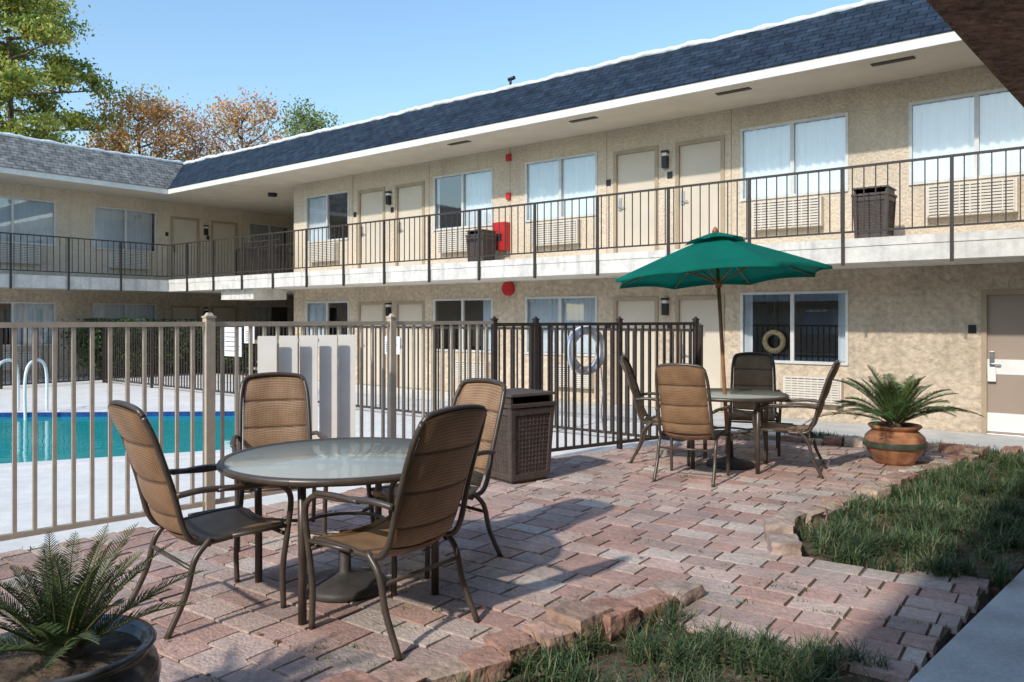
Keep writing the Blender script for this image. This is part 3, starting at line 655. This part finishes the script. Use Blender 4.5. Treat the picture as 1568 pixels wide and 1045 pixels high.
u=MB(); u.tube([(0,0,.06),(0,0,zp+.0)],.019,'wood',12); u.lathe([(0,.0),(.03,.0),(.034,.03),(.02,.055),(.012,.07),(0,.075)],0,0,'wood',16,z=zp)
for i in range(n):
    a=2*math.pi*i/n; u.tube([(0,0,zp-.06),(R*.98*math.cos(a),R*.98*math.sin(a),zr-.008)],.008,'wood',6)
    u.tube([(0,0,1.88),(R*.5*math.cos(a),R*.5*math.sin(a),(zp+zr)/2-.03)],.007,'wood',6)
u.tube([(0,0,1.84),(0,0,1.92)],.035,'wood',12); u.obj('pole_and_ribs',ue)
# ---------------------------------------------------------------- litter bins
def bin_(name,x,y,z,rot,sc=1.0):
    e=empty(name,(x,y,z),rot); m=MB()
    b0,b1,h=.205*sc,.235*sc,.66*sc
    def ring4(w,z): return [(-w,-w,z),(w,-w,z),(w,w,z),(-w,w,z)]
    vs=ring4(b0,.03)+ring4(b1,h); m.add(vs,[(3,2,1,0),(4,5,6,7),(0,1,5,4),(1,2,6,5),(2,3,7,6),(3,0,4,7)],'bin')
    for q in range(4):
        a=q*math.pi/2; ca_,sa_=math.cos(a),math.sin(a)
        def T(x_,y_,z_): return (x_*ca_-y_*sa_,x_*sa_+y_*ca_,z_)
        def bar(x0,z0,x1,z1,w,d):
            def yy(z_): return -(b0+(b1-b0)*(z_-.03)/(h-.03))
            dx,dz=x1-x0,z1-z0; l=math.hypot(dx,dz); nx,nz_=-dz/l*w/2,dx/l*w/2
            c4=[(x0+nx,z0+nz_),(x1+nx,z1+nz_),(x1-nx,z1-nz_),(x0-nx,z0-nz_)]
            vs=[T(cx_,yy(cz_)+.001,cz_) for cx_,cz_ in c4]+[T(cx_,yy(cz_)-d,cz_) for cx_,cz_ in c4]
            m.add(vs,[(4,5,6,7),(0,1,5,4),(1,2,6,5),(2,3,7,6),(3,0,4,7)],'bin')
        bar(-b0+.012,.03,-b1+.012,h,.045,.016); bar(b0-.012,.03,b1-.012,h,.045,.016)
        bar(-b0,.06,b0,.06,.06,.015); bar(-b1,h-.04,b1,h-.04,.06,.015)
        for i in range(8):
            xx=(-.13+i*.037)*sc; bar(xx,.09,xx*1.1,h-.07,.010,.005)
        for i in range(13):
            z_=(.12+i*.038)*sc; bar(-b0+.03,z_,b0-.03,z_,.010,.0065)
    m.obox(0,0,0,b1*2+.05,b1*2+.05,h,h+.035,'bin')
    for sx in (-1,1):
        m.obox(sx*b1*.93,0,0,.03,b1*1.9,h+.035,h+.10,'bin')
    m.obox(0,b1*.93,0,b1*1.8,.03,h+.035,h+.10,'bin')
    m.obox(0,0,0,b1*2+.04,b1*2+.04,h+.10,h+.125,'bin',taper=.008); m.obox(0,0,0,b0*2-.02,b0*2-.02,0,.03,'bin')
    m.obj('bin_body',e,bevel=.004)
bin_('litter_bin',.035,7.36,0,math.radians(38),1.05)
x,y=W(-10.55,12.25); bin_('litter_bin',x,y,ST,TH,.9)
x,y=W(-2.90,11.9); bin_('litter_bin',x,y,ST,TH,.95)
# ---------------------------------------------------------------- sago palms in pots
def sago(parent,z,nf,L,seed,w=.10,elmin=20,droop=1.4,base0=(.05,.105,.035),nl=46,lw=.0024):
    r=random.Random(seed); m=MB(); Vs=[];Cs=[]
    for i in range(nf):
        az=i*2.399+r.uniform(-.25,.25); q=(i+.5)/nf; el=math.radians(84-(84-elmin)*q+r.uniform(-9,9)); Lf=L*r.uniform(.75,1.12)*(.8+.3*q)
        pts=[]; p_=Vector((.03*math.cos(az),.03*math.sin(az),z)); e_=el; az2=az
        ns=20; tw=r.uniform(-.03,.03)
        for k in range(ns+1):
            pts.append(p_.copy()); p_=p_+Vector((math.cos(az2)*math.cos(e_),math.sin(az2)*math.cos(e_),math.sin(e_)))*(Lf/ns); e_-=math.radians(2.2+1.8*q)*(k/ns+.3)*droop; az2+=tw
        m.tube(pts,[.006*(1-.8*k/ns) for k in range(ns+1)],'frond',5,c=(.18,.19,.07))
        side=Vector((-math.sin(az),math.cos(az),0))
        base=np.array(base0)*r.uniform(.7,1.4)
        if r.random()<.15: base=base*np.array((1.8,1.35,1.0))
        for k in range(nl):
            s=.10+.90*k/nl; f_=s*ns; i0=min(int(f_),ns-1); b_=pts[i0].lerp(pts[i0+1],f_-i0); t=(pts[i0+1]-pts[i0]).normalized(); up=side.cross(t); up=up if up.z>0 else -up
            ll=w*math.sin(math.pi*min(1,(s*.90+.12)))**.5*r.uniform(.80,1.12)
            for sg in (-1,1):
                d_=(side*sg*.85+t*(.50+.25*s+r.uniform(-.08,.08))+up*(.42+r.uniform(-.1,.1))).normalized(); tip=b_+d_*ll-Vector((0,0,ll*.12)); mid=b_+d_*ll*.55; wv=t*lw
                Vs+= [tuple(b_-wv),tuple(b_+wv),tuple(mid+wv),tuple(tip),tuple(mid-wv)]; Cs.append(base*r.uniform(.65,1.4))
    m.arr(np.array(Vs),5,[(0,1,2,3,4)],'frond',np.array(Cs))
    m.lathe([(0.0,z+.05),(.04,z+.04),(.065,z),(.07,z-.06),(0,z-.08)],0,0,'bark',14)
    m.obj('fronds',parent)
e=empty('sago_palm_in_pot',(3.98,8.15,0))
m=MB(); m.lathe([(0,0),(.19,0),(.20,.03),(.26,.12),(.30,.21),(.285,.28)],0,0,'terra',48); m.lathe([(.285,.28),(.24,.325),(.215,.345)],0,0,'terra',48)
m.lathe([(.300,.175),(.3045,.19),(.3045,.215),(.300,.235)],0,0,'band',48)
m.lathe([(.215,.345),(.235,.36),(.26,.385),(.25,.40),(.22,.385),(.20,.34),(0,.33)],0,0,'terra',48); m.lathe([(0,.36),(.20,.35)],0,0,'soil',30); m.obj('pot',e)
sago(e,.40,44,.80,3,w=.115,elmin=20,droop=1.0,nl=48,lw=.0036)
e=empty('sago_palm_in_pot',(-1.50,2.62,0))
m=MB(); m.lathe([(0,0),(.17,0),(.18,.03),(.25,.12),(.29,.22),(.30,.29),(.285,.335),(.262,.355),(.262,.375),(.285,.395),(.275,.408),(.245,.395),(.235,.36),(0,.35)],0,0,'glaze',64); m.lathe([(0,.375),(.24,.365)],0,0,'soil',30); m.obj('pot',e)
sago(e,.38,40,.46,11,w=.066,elmin=28,droop=.7,base0=(.065,.105,.04),nl=46,lw=.0019)
# ---------------------------------------------------------------- shrubs, trees
def leafquads(P,size,k,mb,cols):
    n=len(P); a=rng.normal(size=(n,3)); a/=np.linalg.norm(a,axis=1)[:,None]; b_=rng.normal(size=(n,3)); b_-=a*(a*b_).sum(1)[:,None]; b_/=np.linalg.norm(b_,axis=1)[:,None]
    s=size*rng.uniform(.6,1.3,(n,1)); V=np.stack([P-a*s,P+b_*s*.5,P+a*s,P-b_*s*.5],1)
    mb.arr(V.reshape(-1,3),4,[(0,1,2,3)],k,cols)
def hedge(x,y,r,h,n=3500):
    mb=MB(); c_=rng.normal(size=(26,3))*np.array([r*.45,r*.45,h*.2])+np.array([0,0,h*.55]); P=c_[rng.integers(0,26,n)]+rng.normal(size=(n,3))*.16
    P[:,2]=np.abs(P[:,2]); P[:,2]=np.minimum(P[:,2],h); base=np.array((.08,.14,.045)); C_=base*rng.uniform(.5,1.6,(n,1)); leafquads(P,.05,'leaf',mb,C_)
    for i in range(6): mb.tube([(0,0,0),(random.uniform(-.3,.3)*r,random.uniform(-.3,.3)*r,h*.7)],.015,'bark',5)
    mb.obj('shrub',None,(x,y,GZ))
for v in (9.7,10.5,11.3,12.1): x,y=W(-22.0,v); hedge(x,y,.7,1.6)
x,y=W(-21.3,13.3); hedge(x,y,.5,1.2,1800)
def tree(name,px,D,H,cr_,z0,cols,nleaf,ls,nl=16,twig=.0,sig=.38,seed=1,flat=False):
    r=random.Random(seed); mb=MB(); tips=[]
    lean=r.uniform(-.04,.04)
    tr=[(lean*H*s*s+math.sin(s*5+seed)*.15,0.1*math.sin(s*4),H*s*.96) for s in [i/9 for i in range(10)]]
    mb.tube(tr,[.26*(1-.88*i/9)*H/14 for i in range(10)],'bark',8)
    for i in range(nl):
        s=(i+.5)/nl; zb=z0+(H-z0)*s*.92; f_=zb/(H*.96)*9; k=min(int(f_),8); b_=Vector(tr[k]).lerp(Vector(tr[k+1]),f_-k)
        az=i*2.4+r.uniform(-.4,.4); env=cr_*(math.sin(math.pi*min(.97,.22+.74*s))**.7); Lb=env*r.uniform(.7,1.1); up=(.15 if flat else .55)+r.uniform(-.1,.25)
        d_=Vector((math.cos(az),math.sin(az),up)).normalized(); pts=[b_]
        for q in range(1,6):
            pts.append(b_+d_*Lb*q/5+Vector((r.uniform(-.1,.1),r.uniform(-.1,.1),(.12 if not flat else -.04)*q*q/12)))
        mb.tube(pts,[.07*(1-.85*q/5)*H/14 for q in range(6)],'bark',5)
        for q in range(7):
            t=r.uniform(.35,1)*5; k2=min(int(t),4); c_=pts[k2].lerp(pts[k2+1],t-k2); dd=Vector((r.uniform(-1,1),r.uniform(-1,1),r.uniform(-.2 if flat else 0,.9))).normalized()*r.uniform(.4,1.1)*cr_*.28
            e_=c_+dd; mb.tube([c_,c_.lerp(e_,.5)+Vector((0,0,.04)),e_],[.022,.014,.006],'bark',4); tips.append(e_); 
            for w_ in range(3):
                g_=e_+Vector((r.uniform(-1,1),r.uniform(-1,1),r.uniform(-.1,1)))*.45; mb.tube([c_.lerp(e_,.6),g_],[.011,.005],'bark',3); tips.append(g_)
    T=np.array([tuple(t) for t in tips]); idx=rng.integers(0,len(T),nleaf); sel=rng.random(len(T))>twig; idx=idx[sel[idx]]
    P=T[idx]+rng.normal(size=(len(idx),3))*np.array([sig,sig,sig*(.45 if flat else .8)])
    tc_=np.array(cols)[rng.integers(0,len(cols),len(T))]; C_=tc_[idx]*rng.uniform(.65,1.4,(len(idx),1))
    leafquads(P,ls,'leaf',mb,C_)
    mb.obj(name,None,((px-784)/1200*D,D,GZ),r.uniform(0,6))
OR=[(.80,.42,.13),(.72,.34,.12),(.80,.52,.2),(.62,.32,.14),(.55,.48,.18)]
PK=[(.68,.40,.28),(.62,.32,.22),(.72,.48,.34)]
GRN=[(.22,.30,.09),(.28,.34,.10),(.16,.24,.07),(.36,.38,.12)]
PN=[(.32,.38,.07),(.46,.47,.10),(.18,.26,.06),(.56,.52,.13),(.26,.33,.08)]
tree('pine_tree',12,40,18.8,4.6,7,PN,42000,.12,30,.12,.38,5,True)
tree('oak_tree',75,47,12.2,2.6,6,GRN,8000,.10,14,.1,.4,8)
tree('autumn_tree',215,44,13.6,3.2,6.5,OR,13000,.10,20,.3,.36,3)
tree('autumn_tree',160,50,13.0,2.3,6.5,OR,5000,.10,12,.45,.36,13)
tree('autumn_tree',300,48,13.2,2.6,6.5,OR+PK,6500,.10,14,.45,.36,4)
tree('autumn_tree',375,46,13.8,3.2,7,PK+OR,9000,.10,20,.5,.36,6)
tree('autumn_tree',430,52,13.6,2.2,7,PK,3000,.10,14,.65,.36,9)
tree('oak_tree',475,50,14.6,2.5,7.5,GRN,8500,.11,16,.15,.38,7)
# ---------------------------------------------------------------- light & camera
el=math.radians(36); az=(-.59,-.80)
l=math.hypot(*az); ts=Vector((az[0]/l*math.cos(el),az[1]/l*math.cos(el),math.sin(el)))
sd=bpy.data.lights.new('sun','SUN'); sd.energy=3.4; sd.angle=math.radians(1.6); sd.color=(1,.935,.85)
so_=bpy.data.objects.new('sun',sd); COL.objects.link(so_); so_.rotation_euler=ts.to_track_quat('Z','Y').to_euler()
w=bpy.data.worlds.new('World'); S.world=w; w.use_nodes=True; N=w.node_tree.nodes; L=w.node_tree.links; N.clear()
sk=N.new('ShaderNodeTexSky'); sk.sky_type='NISHITA'; sk.sun_disc=False; sk.sun_elevation=el; sk.sun_rotation=math.atan2(az[0],az[1])%(2*math.pi); sk.air_density=1.5; sk.dust_density=1.0; sk.ozone_density=1.8
tn=N.new('ShaderNodeVectorMath'); tn.operation='MULTIPLY'; tn.inputs[1].default_value=(1.12,1.30,1.48); L.new(sk.outputs[0],tn.inputs[0])
bg=N.new('ShaderNodeBackground'); bg.inputs[1].default_value=.15; o=N.new('ShaderNodeOutputWorld'); L.new(tn.outputs[0],bg.inputs[0]); L.new(bg.outputs[0],o.inputs[0])
S.view_settings.view_transform='Standard'; S.view_settings.look='None'; S.view_settings.exposure=0
cd=bpy.data.cameras.new('camera'); cd.lens=27.55; cd.sensor_width=36; cd.shift_y=-.022; cd.clip_end=3000; cd.clip_start=.05
co=bpy.data.objects.new('camera',cd); COL.objects.link(co); co.location=(0,0,1.5); co.rotation_euler=(math.pi/2,0,0); S.camera=co
